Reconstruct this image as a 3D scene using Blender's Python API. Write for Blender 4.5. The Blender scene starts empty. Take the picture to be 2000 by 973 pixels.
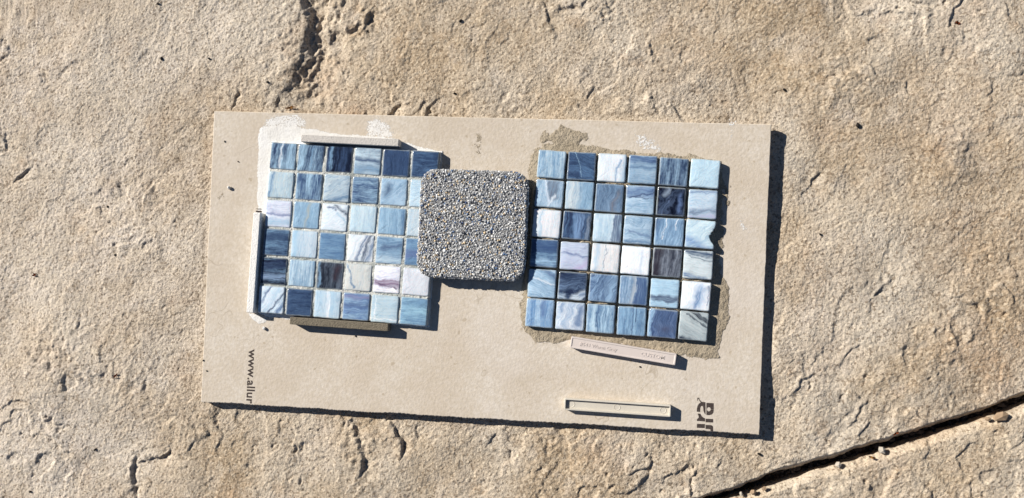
import bpy, bmesh, math, random
import numpy as np
from mathutils import Matrix, Vector

scene = bpy.context.scene
C = scene.collection
random.seed(7)

# ---------------------------------------------------------------- camera
F_PX, CX, CY = 1540.0, 1000.0, 486.5          # focal length and centre in photo pixels (2000 x 973)
CAM_H, TH, PH = 0.548, 0.1097, 0.0355
_cy, _sy, _cx, _sx = math.cos(TH), math.sin(TH), math.cos(PH), math.sin(PH)
RM = np.array([[_cy, 0, _sy], [0, 1, 0], [-_sy, 0, _cy]]) @ np.array([[1, 0, 0], [0, _cx, -_sx], [0, _sx, _cx]])
cam_d = bpy.data.cameras.new('camera')
cam_d.sensor_width = 36.0
cam_d.lens = 36.0 * F_PX / 2000.0
cam_d.clip_start = 0.01
cam_d.clip_end = 100.0
cam = bpy.data.objects.new('camera', cam_d)
C.objects.link(cam)
cam.matrix_world = Matrix.Translation((0, 0, CAM_H)) @ Matrix(RM.tolist()).to_4x4()
scene.camera = cam

# ---------------------------------------------------------------- sky, sun, exposure
SHX, SHY = 1.51, -0.80                         # shadow shift per unit of height (world x, y)
elev = math.atan2(1.0, math.hypot(SHX, SHY))
to_sun = Vector((-SHX, -SHY, 1.0)).normalized()
world = bpy.data.worlds.new('World')
scene.world = world
world.use_nodes = True
wn = world.node_tree
sky = wn.nodes.new('ShaderNodeTexSky')
sky.sky_type = 'NISHITA'
sky.sun_disc = False
sky.air_density = 0.6
sky.dust_density = 0.2
sky.altitude = 1500.0
sky.sun_elevation = elev
sky.sun_rotation = math.atan2(to_sun.x, to_sun.y)
bg = wn.nodes['Background']
bg.inputs['Strength'].default_value = 0.05
wn.links.new(sky.outputs[0], bg.inputs['Color'])
sun_d = bpy.data.lights.new('sun', 'SUN')
sun_d.energy = 5.0
sun_d.angle = math.radians(0.5)
sun_d.color = (1.0, 0.95, 0.88)
sun = bpy.data.objects.new('sun', sun_d)
C.objects.link(sun)
sun.rotation_euler = to_sun.to_track_quat('Z', 'Y').to_euler()
sun.location = to_sun * 3
scene.view_settings.view_transform = 'Standard'
scene.view_settings.look = 'None'
scene.view_settings.gamma = 1.0
scene.view_settings.exposure = 0.52

# ---------------------------------------------------------------- helpers
def at(px, py, z=0.0):
    """ground point (at height z) seen at a photo pixel"""
    d = RM @ np.array([(px - CX) / F_PX, -(py - CY) / F_PX, -1.0])
    t = (z - CAM_H) / d[2]
    return Vector((d[0] * t, d[1] * t, z))

def s2l(c, k=1.0):
    out = []
    for v in c:
        v = v / 255.0
        out.append((v / 12.92 if v <= 0.04045 else ((v + 0.055) / 1.055) ** 2.4) * k)
    return tuple(out)

ALB = 0.90                                     # photo value -> surface colour

def link(o, parent=None):
    C.objects.link(o)
    if parent:
        o.parent = parent
    return o

def tag(o, label=None, cat=None, group=None, kind=None):
    if label: o['label'] = label
    if cat: o['category'] = cat
    if group: o['group'] = group
    if kind: o['kind'] = kind
    return o

def empty(name, loc, rz=0.0):
    o = bpy.data.objects.new(name, None)
    o.empty_display_size = 0.01
    o.location = loc
    o.rotation_euler = (0, 0, rz)
    return link(o)

def mesh_obj(name, me, mat, parent=None):
    if mat and not me.materials:
        me.materials.append(mat)
    return link(bpy.data.objects.new(name, me), parent)

def from_bm(name, bm, mat, parent=None, smooth=False):
    me = bpy.data.meshes.new(name)
    bmesh.ops.recalc_face_normals(bm, faces=bm.faces)
    bm.to_mesh(me); bm.free()
    if smooth:
        me.polygons.foreach_set('use_smooth', [True] * len(me.polygons))
    return mesh_obj(name, me, mat, parent)

def np_mesh(name, verts, quads, smooth=True):
    me = bpy.data.meshes.new(name)
    n, m = len(verts), len(quads)
    k = quads.shape[1]
    me.vertices.add(n)
    me.vertices.foreach_set('co', verts.astype(np.float32).ravel())
    me.loops.add(m * k)
    me.loops.foreach_set('vertex_index', quads.astype(np.int32).ravel())
    me.polygons.add(m)
    me.polygons.foreach_set('loop_start', np.arange(0, m * k, k, dtype=np.int32))
    me.polygons.foreach_set('use_smooth', np.full(m, smooth))
    me.update(calc_edges=True)
    return me

def vattr(me, name, vals):
    a = me.attributes.new(name, 'FLOAT', 'POINT')
    a.data.foreach_set('value', vals.astype(np.float32).ravel())

_lat = {}
def vnoise(x, y, seed):
    """smooth value noise in [-1, 1]"""
    if seed not in _lat:
        _lat[seed] = np.random.RandomState(seed).uniform(-1, 1, (256, 256)).astype(np.float32)
    L = _lat[seed]
    xi = np.floor(x).astype(np.int64); yi = np.floor(y).astype(np.int64)
    fx = (x - xi).astype(np.float32); fy = (y - yi).astype(np.float32)
    fx = fx * fx * (3 - 2 * fx); fy = fy * fy * (3 - 2 * fy)
    x0 = xi & 255; x1 = (xi + 1) & 255; y0 = yi & 255; y1 = (yi + 1) & 255
    a = L[y0, x0] * (1 - fx) + L[y0, x1] * fx
    b = L[y1, x0] * (1 - fx) + L[y1, x1] * fx
    return a * (1 - fy) + b * fy

def fbm(x, y, lam, seed, octv=3, rough=0.5):
    s = 0.0; amp = 1.0; tot = 0.0
    for i in range(octv):
        ca, sa = math.cos(0.6 * i + 0.3), math.sin(0.6 * i + 0.3)
        xr = (x * ca - y * sa) / lam + 17.3 * i; yr = (x * sa + y * ca) / lam + 5.1 * i
        s = s + amp * vnoise(xr, yr, seed + i); tot += amp
        amp *= rough; lam *= 0.5
    return s / tot

def sstep(a, b, x):
    t = np.clip((x - a) / (b - a), 0, 1)
    return t * t * (3 - 2 * t)

def poly_sdf(x, y, poly):
    """signed distance to polygon, positive inside"""
    d = np.full(x.shape, 1e9); inside = np.zeros(x.shape, bool)
    n = len(poly)
    for i in range(n):
        ax, ay = poly[i]; bx, by = poly[(i + 1) % n]
        ex, ey = bx - ax, by - ay
        t = np.clip(((x - ax) * ex + (y - ay) * ey) / (ex * ex + ey * ey + 1e-18), 0, 1)
        d = np.minimum(d, np.hypot(x - ax - t * ex, y - ay - t * ey))
        c = ((ay > y) != (by > y)) & (x < (bx - ax) * (y - ay) / ((by - ay) if by != ay else 1e-12) + ax)
        inside ^= c
    return np.where(inside, d, -d)

def polyline_dist(x, y, pts):
    """distance, offset vector from nearest point, and 0..1 position along"""
    d = np.full(x.shape, 1e9); ox = np.zeros(x.shape); oy = np.zeros(x.shape); pos = np.zeros(x.shape)
    L = [0.0]
    for i in range(len(pts) - 1):
        L.append(L[-1] + math.hypot(pts[i + 1][0] - pts[i][0], pts[i + 1][1] - pts[i][1]))
    for i in range(len(pts) - 1):
        ax, ay = pts[i]; bx, by = pts[i + 1]
        ex, ey = bx - ax, by - ay
        t = np.clip(((x - ax) * ex + (y - ay) * ey) / (ex * ex + ey * ey), 0, 1)
        qx = x - ax - t * ex; qy = y - ay - t * ey
        dd = np.hypot(qx, qy); m = dd < d
        d = np.where(m, dd, d); ox = np.where(m, qx, ox); oy = np.where(m, qy, oy)
        pos = np.where(m, (L[i] + t * (L[i + 1] - L[i])) / L[-1], pos)
    return d, ox, oy, pos

# ---------------------------------------------------------------- material helper
class MT:
    def __init__(self, name):
        self.m = bpy.data.materials.new(name); self.m.use_nodes = True
        self.t = self.m.node_tree; self.b = self.t.nodes['Principled BSDF']
    def n(self, typ, **kw):
        o = self.t.nodes.new(typ)
        for k, v in kw.items():
            if k in ('operation', 'blend_type', 'data_type', 'attribute_type', 'attribute_name', 'interpolation_type', 'feature', 'noise_dimensions'):
                setattr(o, k, v)
        return o
    def put(self, sock, v):
        if hasattr(v, 'is_output') or isinstance(v, bpy.types.NodeSocket):
            self.t.links.new(v, sock)
        elif isinstance(v, (tuple, list)) and len(v) == 3 and len(sock.default_value) == 4:
            sock.default_value = (*v, 1)
        else:
            sock.default_value = v
    def math(self, op, a, b=0.0, c=None, clamp=False):
        o = self.t.nodes.new('ShaderNodeMath'); o.operation = op; o.use_clamp = clamp
        self.put(o.inputs[0], a); self.put(o.inputs[1], b)
        if c is not None: self.put(o.inputs[2], c)
        return o.outputs[0]
    def vmath(self, op, a, b=(0, 0, 0)):
        o = self.t.nodes.new('ShaderNodeVectorMath'); o.operation = op
        self.put(o.inputs[0], a)
        if op == 'SCALE': self.put(o.inputs['Scale'], b)
        else: self.put(o.inputs[1], b)
        return o.outputs[0]
    def comb(self, x, y, z=0.0):
        o = self.t.nodes.new('ShaderNodeCombineXYZ')
        for i, v in enumerate((x, y, z)): self.put(o.inputs[i], v)
        return o.outputs[0]
    def sep(self, v):
        o = self.t.nodes.new('ShaderNodeSeparateXYZ'); self.put(o.inputs[0], v); return o.outputs
    def coord(self, which='Object'):
        return self.t.nodes.new('ShaderNodeTexCoord').outputs[which]
    def noise(self, v, scale, detail=3.0, rough=0.55, dist=0.0, out=0):
        o = self.t.nodes.new('ShaderNodeTexNoise'); self.put(o.inputs['Vector'], v)
        o.inputs['Scale'].default_value = scale; o.inputs['Detail'].default_value = detail
        o.inputs['Roughness'].default_value = rough; o.inputs['Distortion'].default_value = dist
        return o.outputs[out]
    def voro(self, v, scale, out='Distance'):
        o = self.t.nodes.new('ShaderNodeTexVoronoi'); self.put(o.inputs['Vector'], v)
        o.inputs['Scale'].default_value = scale
        return o.outputs[out]
    def rng(self, v, a, b, c=0.0, d=1.0, smooth=True):
        o = self.t.nodes.new('ShaderNodeMapRange'); o.interpolation_type = 'SMOOTHSTEP' if smooth else 'LINEAR'
        for i, q in enumerate((v, a, b, c, d)): self.put(o.inputs[i], q)
        return o.outputs[0]
    def mix(self, f, a, b, mode='MIX'):
        o = self.t.nodes.new('ShaderNodeMix'); o.data_type = 'RGBA'; o.blend_type = mode
        self.put(o.inputs[0], f); self.put(o.inputs[6], a); self.put(o.inputs[7], b)
        return o.outputs[2]
    def attr(self, name, typ='GEOMETRY', out='Fac'):
        o = self.t.nodes.new('ShaderNodeAttribute'); o.attribute_type = typ; o.attribute_name = name
        return o.outputs[out]
    def bump(self, h, strength=0.5, dist=0.001):
        o = self.t.nodes.new('ShaderNodeBump'); o.inputs['Strength'].default_value = strength
        o.inputs['Distance'].default_value = dist; self.put(o.inputs['Height'], h)
        self.t.links.new(o.outputs[0], self.b.inputs['Normal'])
    def done(self, color, rough=0.8, spec=0.3):
        self.put(self.b.inputs['Base Color'], color)
        self.put(self.b.inputs['Roughness'], rough)
        self.b.inputs['Specular IOR Level'].default_value = spec
        return self.m

def K(r, g, b): return s2l((r, g, b), ALB)

# ---- sandstone
def mat_stone(name, tint):
    M = MT(name); co = M.coord()
    big = M.noise(co, 9, 5, 0.62); med = M.noise(co, 60, 4, 0.6); grain = M.noise(co, 900, 2, 0.7)
    grain2 = M.voro(co, 760, 'Color')
    gr = M.sep(grain2)[0]
    c = M.mix(M.rng(big, .35, .65), K(190, 170, 143), K(214, 202, 184))
    c = M.mix(M.math('MULTIPLY', M.rng(med, .5, .72), .55), c, K(214, 201, 184))
    c = M.mix(M.math('MULTIPLY', M.rng(M.noise(co, 38, 3, .6), .55, .75), .42), c, K(182, 150, 114))
    c = M.mix(M.math('MULTIPLY', M.attr('pale'), .85), c, K(230, 219, 206))
    c = M.mix(M.math('MULTIPLY', M.attr('rust'), .8), c, K(188, 146, 106))
    c = M.mix(M.attr('grey'), c, K(150, 143, 133))
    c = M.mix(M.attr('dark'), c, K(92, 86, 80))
    c = M.mix(M.rng(grain, .34, .60), M.mix(.40, c, K(96, 78, 58)), c)
    c = M.mix(M.rng(gr, .72, .95, 0, .42), c, K(232, 216, 190))
    c = M.mix(M.rng(gr, .20, .05, 0, .55), c, K(104, 84, 62))
    c = M.mix(1.0, c, tint, 'MULTIPLY')
    h = M.math('ADD', M.noise(co, 480, 3, .6), M.math('MULTIPLY', M.noise(co, 1100, 2, .5), .5))
    M.bump(h, 1.0, 0.0007)
    return M.done(c, .9, .2)

STONE = mat_stone('sandstone', (1, 1, 1))
STONE2 = mat_stone('sandstone_neighbour', (1.0, .98, .95))

def mat_soil():
    M = MT('joint_soil'); co = M.coord()
    c = M.mix(M.noise(co, 300, 3), K(60, 50, 40), K(105, 92, 76))
    M.bump(M.noise(co, 500, 3), .8, .002)
    return M.done(c, .95, .1)
SOIL = mat_soil()

def mat_board():
    M = MT('fibre_cement'); co = M.coord()
    x, y, z = M.sep(co)
    c = M.mix(M.rng(M.noise(co, 22, 4, .6), .35, .65), K(211, 198, 181), K(222, 212, 198))
    c = M.mix(M.rng(M.noise(co, 420, 3, .6), .35, .7), M.mix(.5, c, K(196, 182, 160)), c)
    c = M.mix(M.rng(M.noise(co, 230, 1, .5), .72, .78, 0, .5), c, K(168, 150, 122))
    c = M.mix(M.rng(M.noise(co, 9, 3, .5), .52, .75, 0, .35), c, K(222, 214, 206))
    c = M.mix(M.rng(M.noise(co, 34, 5, .7), .56, .74, 0, .45), c, K(196, 182, 160))
    sc_ = M.math('ABSOLUTE', M.math('SUBTRACT', M.noise(co, 16, 3, .6, .5), .5))
    c = M.mix(M.math('MULTIPLY', M.rng(sc_, .006, .0, 0, .4), M.rng(M.noise(co, 25, 1), .55, .65)), c, K(150, 134, 110))
    h = M.math('ADD', M.noise(co, 520, 3, .6), M.math('MULTIPLY', M.noise(co, 60, 2, .5), .8))
    M.bump(h, .45, .0005)
    return M.done(c, .85, .2)
BOARD = mat_board()

def mat_plain(name, rgb, rough=.6, spec=.3, bump=None, var=.08, vs=60):
    M = MT(name); co = M.coord()
    a = K(*rgb); b = tuple(v * (1 - var * 2) for v in a)
    c = M.mix(M.rng(M.noise(co, vs, 4, .6), .3, .7), b, a)
    if bump: M.bump(M.noise(co, bump[0], 3, .6), bump[1], bump[2])
    return M.done(c, rough, spec)

def mat_mortar(name, rgb, alt, dark, bd=.0010):
    M = MT(name); co = M.coord()
    c = M.mix(M.rng(M.noise(co, 90, 4, .6), .38, .62), K(*rgb), K(*alt))
    c = M.mix(M.rng(M.noise(co, 800, 2, .6), .45, .25, 0, .5), c, K(*dark))
    nz = M.math('SUBTRACT', M.math('ADD', M.math('MULTIPLY', M.noise(co, 950, 2, .6), .6), M.math('MULTIPLY', M.noise(co, 260, 3, .6), .4)), .5)
    M.put(M.b.inputs['Alpha'], M.rng(M.math('ADD', M.attr('cover'), M.math('MULTIPLY', nz, M.rng(M.attr('cover'), .75, 1.0, 1.5, .3))), .18, .42))
    M.bump(M.math('ADD', M.noise(co, 700, 3, .6), M.noise(co, 200, 2, .5)), 1.0, bd)
    return M.done(c, .95, .1)
MORTAR_TAN = mat_mortar('tan_mortar', (166, 153, 132), (180, 167, 146), (112, 100, 82))
MORTAR_WHITE = mat_mortar('white_mortar', (238, 236, 232), (232, 229, 223), (222, 217, 208), .00025)
GROUT = mat_mortar('pale_grout', (172, 177, 172), (218, 218, 211), (140, 144, 140))
PRINT = mat_plain('black_print', (88, 78, 74), .8, .1, None, .25, 900)

# ---- marbled glass: every tile carries its own pattern numbers
def mat_glass():
    M = MT('marbled_glass'); co = M.vmath('SCALE', M.coord(), 1 / 0.0192)
    cd = M.attr('c_dark', 'OBJECT', 'Color'); cl = M.attr('c_light', 'OBJECT', 'Color')
    p1 = M.sep(M.attr('pat_a', 'OBJECT', 'Vector')); p2 = M.sep(M.attr('pat_b', 'OBJECT', 'Vector'))
    seed = p2[2]
    so = M.comb(seed, M.math('MULTIPLY', seed, 1.7), 0)
    w = M.vmath('SUBTRACT', M.noise(M.vmath('ADD', co, so), 2.2, 2, .5, 0, 1), (.5, .5, .5))
    pw = M.vmath('ADD', co, M.vmath('SCALE', w, p2[0]))
    def rot(v, ang):
        x, y, _ = M.sep(v)
        ca = M.math('COSINE', ang); sa = M.math('SINE', ang)
        u = M.math('ADD', M.math('MULTIPLY', x, ca), M.math('MULTIPLY', y, sa))
        q = M.math('SUBTRACT', M.math('MULTIPLY', y, ca), M.math('MULTIPLY', x, sa))
        return u, q
    u, v = rot(pw, p1[0])
    f = p1[1]
    n1 = M.noise(M.comb(M.math('MULTIPLY', M.math('MULTIPLY', u, f), .16), M.math('MULTIPLY', v, f), seed), 1.0, 4, .62)
    fine = M.noise(M.comb(M.math('MULTIPLY', u, 1.6), M.math('MULTIPLY', v, 26), seed), 1.0, 2, .6)
    t = M.math('ADD', M.math('MULTIPLY', M.math('SUBTRACT', n1, .5), p2[1]), p1[2])
    t = M.math('ADD', t, M.math('MULTIPLY', M.math('SUBTRACT', fine, .5), 1.5))
    t = M.math('ADD', t, M.math('MULTIPLY', M.math('SUBTRACT', M.noise(M.vmath('ADD', pw, so), 6, 5, .7), .5), .9), clamp=True)
    c = M.mix(t, cd, cl)
    vein = M.math('ABSOLUTE', M.math('SUBTRACT', M.noise(M.comb(M.math('MULTIPLY', u, 1.1), M.math('MULTIPLY', v, 5.5), seed), 1.0, 3, .6, .6), .5))
    c = M.mix(M.rng(vein, .05, .0, 0, .35), c, M.mix(.6, c, cd, 'MULTIPLY'))
    w2 = M.vmath('SUBTRACT', M.noise(M.vmath('ADD', co, so), 7, 3, .6, 0, 1), (.5, .5, .5))
    pw2 = M.vmath('ADD', M.vmath('ADD', co, M.vmath('SCALE', w, .30)), M.vmath('SCALE', w2, .12))
    for i in (1, 2, 3):
        pa = M.sep(M.attr('pa%d' % i, 'OBJECT', 'Vector')); pb = M.sep(M.attr('pb%d' % i, 'OBJECT', 'Vector'))
        d = M.vmath('SUBTRACT', pw2, M.comb(pa[1], pa[2], 0))
        a, b = rot(d, pa[0])
        b = M.math('ADD', b, M.math('MULTIPLY', M.math('SUBTRACT', fine, .5), .10))
        ma = M.rng(M.math('SUBTRACT', M.math('ABSOLUTE', a), pb[0]), M.math('MULTIPLY', pb[2], .9), M.math('MULTIPLY', pb[2], -.9))
        mb = M.rng(M.math('SUBTRACT', M.math('ABSOLUTE', b), pb[1]), M.math('MULTIPLY', pb[2], .9), M.math('MULTIPLY', pb[2], -.9))
        k = M.math('MULTIPLY', ma, mb)
        k = M.math('MULTIPLY', k, M.rng(fine, .3, .6, .45, .95))
        c = M.mix(k, c, M.attr('pc%d' % i, 'OBJECT', 'Color'))
    hsv = M.t.nodes.new('ShaderNodeHueSaturation'); hsv.inputs['Hue'].default_value = .487; hsv.inputs['Saturation'].default_value = .80; hsv.inputs['Value'].default_value = 1.0
    gm = M.t.nodes.new('ShaderNodeGamma'); gm.inputs[1].default_value = 1.28
    M.t.links.new(c, gm.inputs[0]); c = M.vmath('SCALE', gm.outputs[0], 1.32)
    M.t.links.new(c, hsv.inputs['Color']); c = hsv.outputs[0]
    # clear glass margin through which the bedding shows
    ax_, ay_, _z = M.sep(co)
    em = M.math('MAXIMUM', M.math('ABSOLUTE', ax_), M.math('ABSOLUTE', ay_))
    em = M.math('ADD', em, M.math('MULTIPLY', M.math('SUBTRACT', M.noise(M.vmath('ADD', co, so), 6, 3, .6), .5), .05))
    c = M.mix(M.rng(em, .44, .475, 0, .5), c, K(170, 178, 180))
    h = M.math('ADD', M.math('MULTIPLY', fine, .6), M.noise(M.vmath('ADD', co, so), 7, 3, .6))
    M.bump(h, .22, .0005)
    M.b.inputs['Subsurface Weight'].default_value = .25
    M.b.inputs['Subsurface Radius'].default_value = (.6, .9, 1.0)
    M.b.inputs['Subsurface Scale'].default_value = .0012
    return M.done(c, M.rng(M.noise(co, 9, 3, .6), .35, .7, .06, .22), .5)
GLASS = mat_glass()

# ================================================================ the setting
BT = 0.0070                                    # board top above the stone
BTH = 0.0055
board_px = [(418, 217), (1507, 243), (1483, 850), (392, 785)]
board_w = [at(x, y, BT) for x, y in board_px]

def wpts(pts, z=0.0): return [tuple(at(x, y, z))[:2] for x, y in pts]

STEPS = [  # (pixels, width mm, depth mm, +1 falls away from the sun / -1 rises towards it)
    ([(578, -30), (587, 22), (600, 55), (592, 84), (576, 124), (568, 154), (550, 190)], 24, 7.5, 1),
    ([(610, 70), (620, 110), (600, 150)], 6, 1.6, 1),
    ([(741, 0), (719, 22), (708, 47), (700, 68)], 5, 3.0, 1),
    ([(466, 179), (458, 195), (452, 214)], 2.2, 2.2, 1),
    ([(783, 201), (772, 210), (757, 226)], 3.0, 2.4, 1),
    ([(613, 140), (622, 162)], 2.5, 1.8, 1),
    ([(942, 88), (945, 132), (934, 151)], 7, 1.2, -1),
    ([(964, 219), (978, 212), (989, 194), (1043, 186)], 8, 1.8, -1),
    ([(1197, 3), (1175, 14), (1167, 35)], 4, 2.2, 1),
    ([(1153, 123), (1147, 140), (1156, 170), (1142, 192)], 4, 1.6, 1),
    ([(1054, -5), (1065, 27), (1079, 50), (1085, 92)], 4, 1.9, 1),
    ([(1085, 20), (1115, 10), (1132, 0)], 4, 1.6, 1),
    ([(1268, 89), (1269, 115)], 3, 1.3, 1),
    ([(1768, 152), (1772, 183)], 3, 1.8, 1),
    ([(1835, 92), (1838, 112)], 3.5, 1.3, 1),
    ([(1624, 180), (1628, 160), (1660, 143), (1696, 126)], 9, 1.7, -1),
    ([(1875, 340), (1879, 288), (1893, 278), (1930, 262)], 12, 2.0, 1),
    ([(1930, 155), (1936, 207)], 4, 1.6, 1),
    ([(1566, 378), (1585, 352), (1606, 335)], 4, 2.0, 1),
    ([(1690, 30), (1712, 5)], 5, 1.5, 1),
    ([(1702, 580), (1722, 557), (1746, 543)], 5, 2.0, 1),
    ([(1858, 630), (1860, 665), (1875, 684)], 4, 2.0, 1),
    ([(1820, 690), (1868, 678)], 5, 1.2, -1),
    ([(1745, 690), (1762, 670)], 5, 1.3, 1),
    ([(1560, 690), (1563, 735)], 8, 1.2, 1),
    ([(1840, 765), (1846, 800)], 3, 1.6, 1),
    ([(1680, 760), (1650, 790), (1610, 850), (1598, 880)], 12, 1.4, 1),
    ([(156, 613), (153, 640)], 3.0, 2.0, 1),
    ([(330, 875), (326, 885), (312, 893), (266, 896)], 4, 2.4, 1),
    ([(266, 896), (257, 915), (253, 945), (263, 985)], 4, 2.8, 1),
    ([(64, 655), (118, 676), (177, 708), (226, 735), (280, 751), (285, 785)], 13, 2.0, 1),
    ([(67, 318), (45, 332), (28, 347)], 4, 2.6, 1),
    ([(121, 165), (118, 145), (132, 130), (165, 118)], 7, 1.0, 1),
    ([(313, 425), (340, 437), (372, 472)], 4, 1.3, 1),
    ([(288, 360), (305, 378)], 8, 1.6, 1),
    ([(5, 260), (8, 300)], 5, 1.6, 1),
    ([(83, 145), (88, 168)], 4, 1.5, 1),
    ([(100, 870), (92, 850), (60, 800)], 10, 1.3, 1),
    ([(667, 800), (672, 830), (666, 838)], 2.5, 2.0, 1),
    ([(683, 825), (690, 842), (696, 875), (705, 899), (696, 938)], 8, 3.6, 1),
    ([(748, 808), (768, 839), (780, 860), (783, 898)], 5, 3.0, 1),
    ([(813, 830), (815, 860)], 4, 1.5, 1),
    ([(1097, 828), (1113, 861), (1116, 906), (1129, 955)], 7, 2.0, -1),
    ([(972, 843), (954, 869)], 5, 2.0, 1),
    ([(915, 850), (912, 880)], 6, 1.3, 1),
    ([(1072, 850), (1060, 900), (1040, 925)], 7, 1.3, 1),
    ([(1362, 911), (1347, 936), (1350, 970)], 3, 2.2, 1),
    ([(1394, 880), (1386, 902)], 2.2, 1.8, 1),
    ([(1044, 955), (1046, 975)], 4, 2.0, 1),
    ([(1282, 870), (1290, 885)], 4, 1.5, 1),
    ([(400, 905), (390, 940)], 8, 1.2, 1),
    ([(545, 815), (540, 845)], 7, 1.2, 1),
]
BLOBS = {  # px x, y, radius px, strength
    'rust': [(1935, 690, 110, .6), (1850, 250, 150, .28), (1900, 480, 120, .32), (1600, 560, 110, .22), (1330, 110, 120, .2), (635, 165, 60, .5), (1180, 870, 60, .45), (600, 60, 50, .3), (1870, 60, 70, .3), (1810, 830, 45, .5),
             (1590, 690, 80, .3), (1310, 60, 60, .2), (460, 960, 40, .5), (1620, 250, 60, .25), (690, 220, 50, .5), (1730, 900, 60, .3), (100, 700, 60, .2)],
    'grey': [(1165, 130, 38, .7), (1710, 560, 55, .6), (1640, 800, 60, .65), (1420, 945, 60, .6), (1900, 310, 45, .7), (1560, 335, 50, .5), (930, 880, 45, .6),
             (960, 200, 45, .6), (80, 760, 60, .5), (210, 800, 60, .35), (380, 940, 50, .5), (1060, 40, 50, .4), (1860, 770, 60, .5), (1950, 930, 60, .6), (250, 60, 70, .35), (1300, 150, 50, .4), (1750, 330, 60, .35), (1820, 480, 60, .4), (700, 950, 60, .4), (850, 60, 50, .4), (120, 480, 60, .3), (1250, 940, 50, .4), (480, 20, 40, .5), (560, 200, 30, .7)],
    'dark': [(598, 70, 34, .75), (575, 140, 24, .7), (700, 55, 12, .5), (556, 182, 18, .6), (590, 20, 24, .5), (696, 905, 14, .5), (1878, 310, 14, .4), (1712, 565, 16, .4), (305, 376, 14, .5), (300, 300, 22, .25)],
    'pale': [(60, 130, 260, 1), (200, 420, 330, .95), (100, 850, 300, 1), (350, 100, 240, .7), (330, 680, 200, .6), (20, 560, 200, .9), (430, 60, 60, .4), (1700, 20, 40, .8), (1650, 215, 34, .8), (1290, 30, 30, .6),
             (1140, 140, 40, .5), (1760, 640, 40, .3), (1580, 620, 40, .5), (620, 870, 60, .5), (330, 860, 40, .5), (1150, 125, 26, .6), (1560, 80, 40, .6), (980, 30, 40, .3)],
}

def stone_height(x, y, off=0.0):
    """height in metres and colour masks on the slab"""
    wx = x + .0034 * fbm(x, y, .012, 40, 4, .65) ; wy = y + .0034 * fbm(x, y, .012, 45, 4, .65)
    brk = .35 + .75 * sstep(-.45, .25, fbm(x, y, .010, 48, 3))
    h = .0022 * fbm(x, y, .16, 1, 2) + .0026 * fbm(x, y, .060, 4, 3) + .0008 * fbm(x, y, .018, 8, 3)
    roughm = .15 + 1.0 * sstep(-.15, .5, fbm(x, y, .06, 60, 4))
    rid = 1 - np.abs(fbm(wx, wy, .009, 12, 3)) * 2
    h += .00042 * roughm * rid
    h += .00026 * fbm(x, y, .0046, 20, 2) * roughm
    h += .00013 * vnoise(wx / .0021, wy / .0021, 23) * (.5 + .6 * roughm) + .00027 * vnoise(x / .00105 + 7, y / .00105, 24)
    # flaking terraces
    tr = fbm(wx, wy, .05, 70, 4) * 3.2
    fr = tr - np.floor(tr)
    h += .0013 * (.25 + roughm) * ((np.floor(tr) + sstep(0, .16, fr)) * .8 - .5 * tr)
    pits = sstep(.62, .8, fbm(x, y, .0055, 80, 2))
    h -= .0011 * pits * roughm
    for pts, w, dep, sgn in STEPS:
        P = wpts(pts); w_ = w / 1000; xs = [p[0] for p in P]; ys = [p[1] for p in P]; mg = w_ * 3 + .006
        m = (x > min(xs) - mg) & (x < max(xs) + mg) & (y > min(ys) - mg) & (y < max(ys) + mg)
        if not m.any(): continue
        d, ox, oy, pos = polyline_dist(wx[m], wy[m], P)
        side = (ox * SHX + oy * SHY) * sgn
        taper = sstep(0, .18, pos) * sstep(0, .18, 1 - pos)
        wl = w_ * (.6 + .6 * taper)
        prof = np.exp(-(d / wl) ** 1.6) * sstep(0, .32, d / wl) * (side > 0) * 1.25
        back = .18 * np.exp(-(d / (wl * 1.3)) ** 1.5) * np.where(side < 0, 1, 1 - sstep(0, .3, d / wl))
        h[m] += dep / 1000 * (back - prof) * (.25 + .75 * taper) * (.72 if dep >= 2.3 else .45) * brk[m]
        h[m] += .00055 * np.exp(-(d / (wl * 1.6)) ** 2) * vnoise(x[m] / .0028, y[m] / .0028, 33) * min(1.0, dep / 2.5)
    return h

def stone_masks(me, x, y):
    wx = x + .012 * fbm(x, y, .03, 140, 4) ; wy = y + .012 * fbm(x, y, .03, 150, 4)
    for nm, L in BLOBS.items():
        v = np.zeros(x.shape)
        for bx, by, r, s in L:
            c = at(bx, by); rr = r / 2800
            q = np.hypot(wx - c.x, wy - c.y) / rr
            v = np.maximum(v, s * np.clip(1.15 - q, 0, 1) * (.6 + .5 * fbm(x, y, .008, 160, 3)))
        vattr(me, nm, np.clip(v, 0, 1))

edge_a = wpts([(1000, 1090), (1300, 995), (1380, 969.7), (1452, 947), (1524, 919), (1596, 900), (1686, 873), (1740, 857), (1808, 834), (1916, 803), (2000, 774), (2200, 704)])
edge_b = wpts([(1000, 1114), (1300, 1018), (1439, 972), (1524, 945), (1632, 911), (1740, 880.6), (1792, 863), (1900, 828), (2000, 795), (2200, 727)])

def edge_y(E, x):
    xs = [p[0] for p in E]; ys = [p[1] for p in E]
    y = np.interp(x, xs, ys)
    sl = (ys[1] - ys[0]) / (xs[1] - xs[0]); y = np.where(x < xs[0], ys[0] + (x - xs[0]) * sl, y)
    sr = (ys[-1] - ys[-2]) / (xs[-1] - xs[-2]); y = np.where(x > xs[-1], ys[-1] + (x - xs[-1]) * sr, y)
    return y

def spaced(a0, a, b, b1, step):
    """dense between a and b, growing to a0 and b1"""
    mid = list(np.arange(a, b, step)); lo = []; s = step; v = a
    while v > a0: s *= 1.12; v -= s; lo.append(v)
    hi = []; s = step; v = mid[-1]
    while v < b1: s *= 1.12; v += s; hi.append(v)
    return np.array(lo[::-1] + mid + hi)

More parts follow.
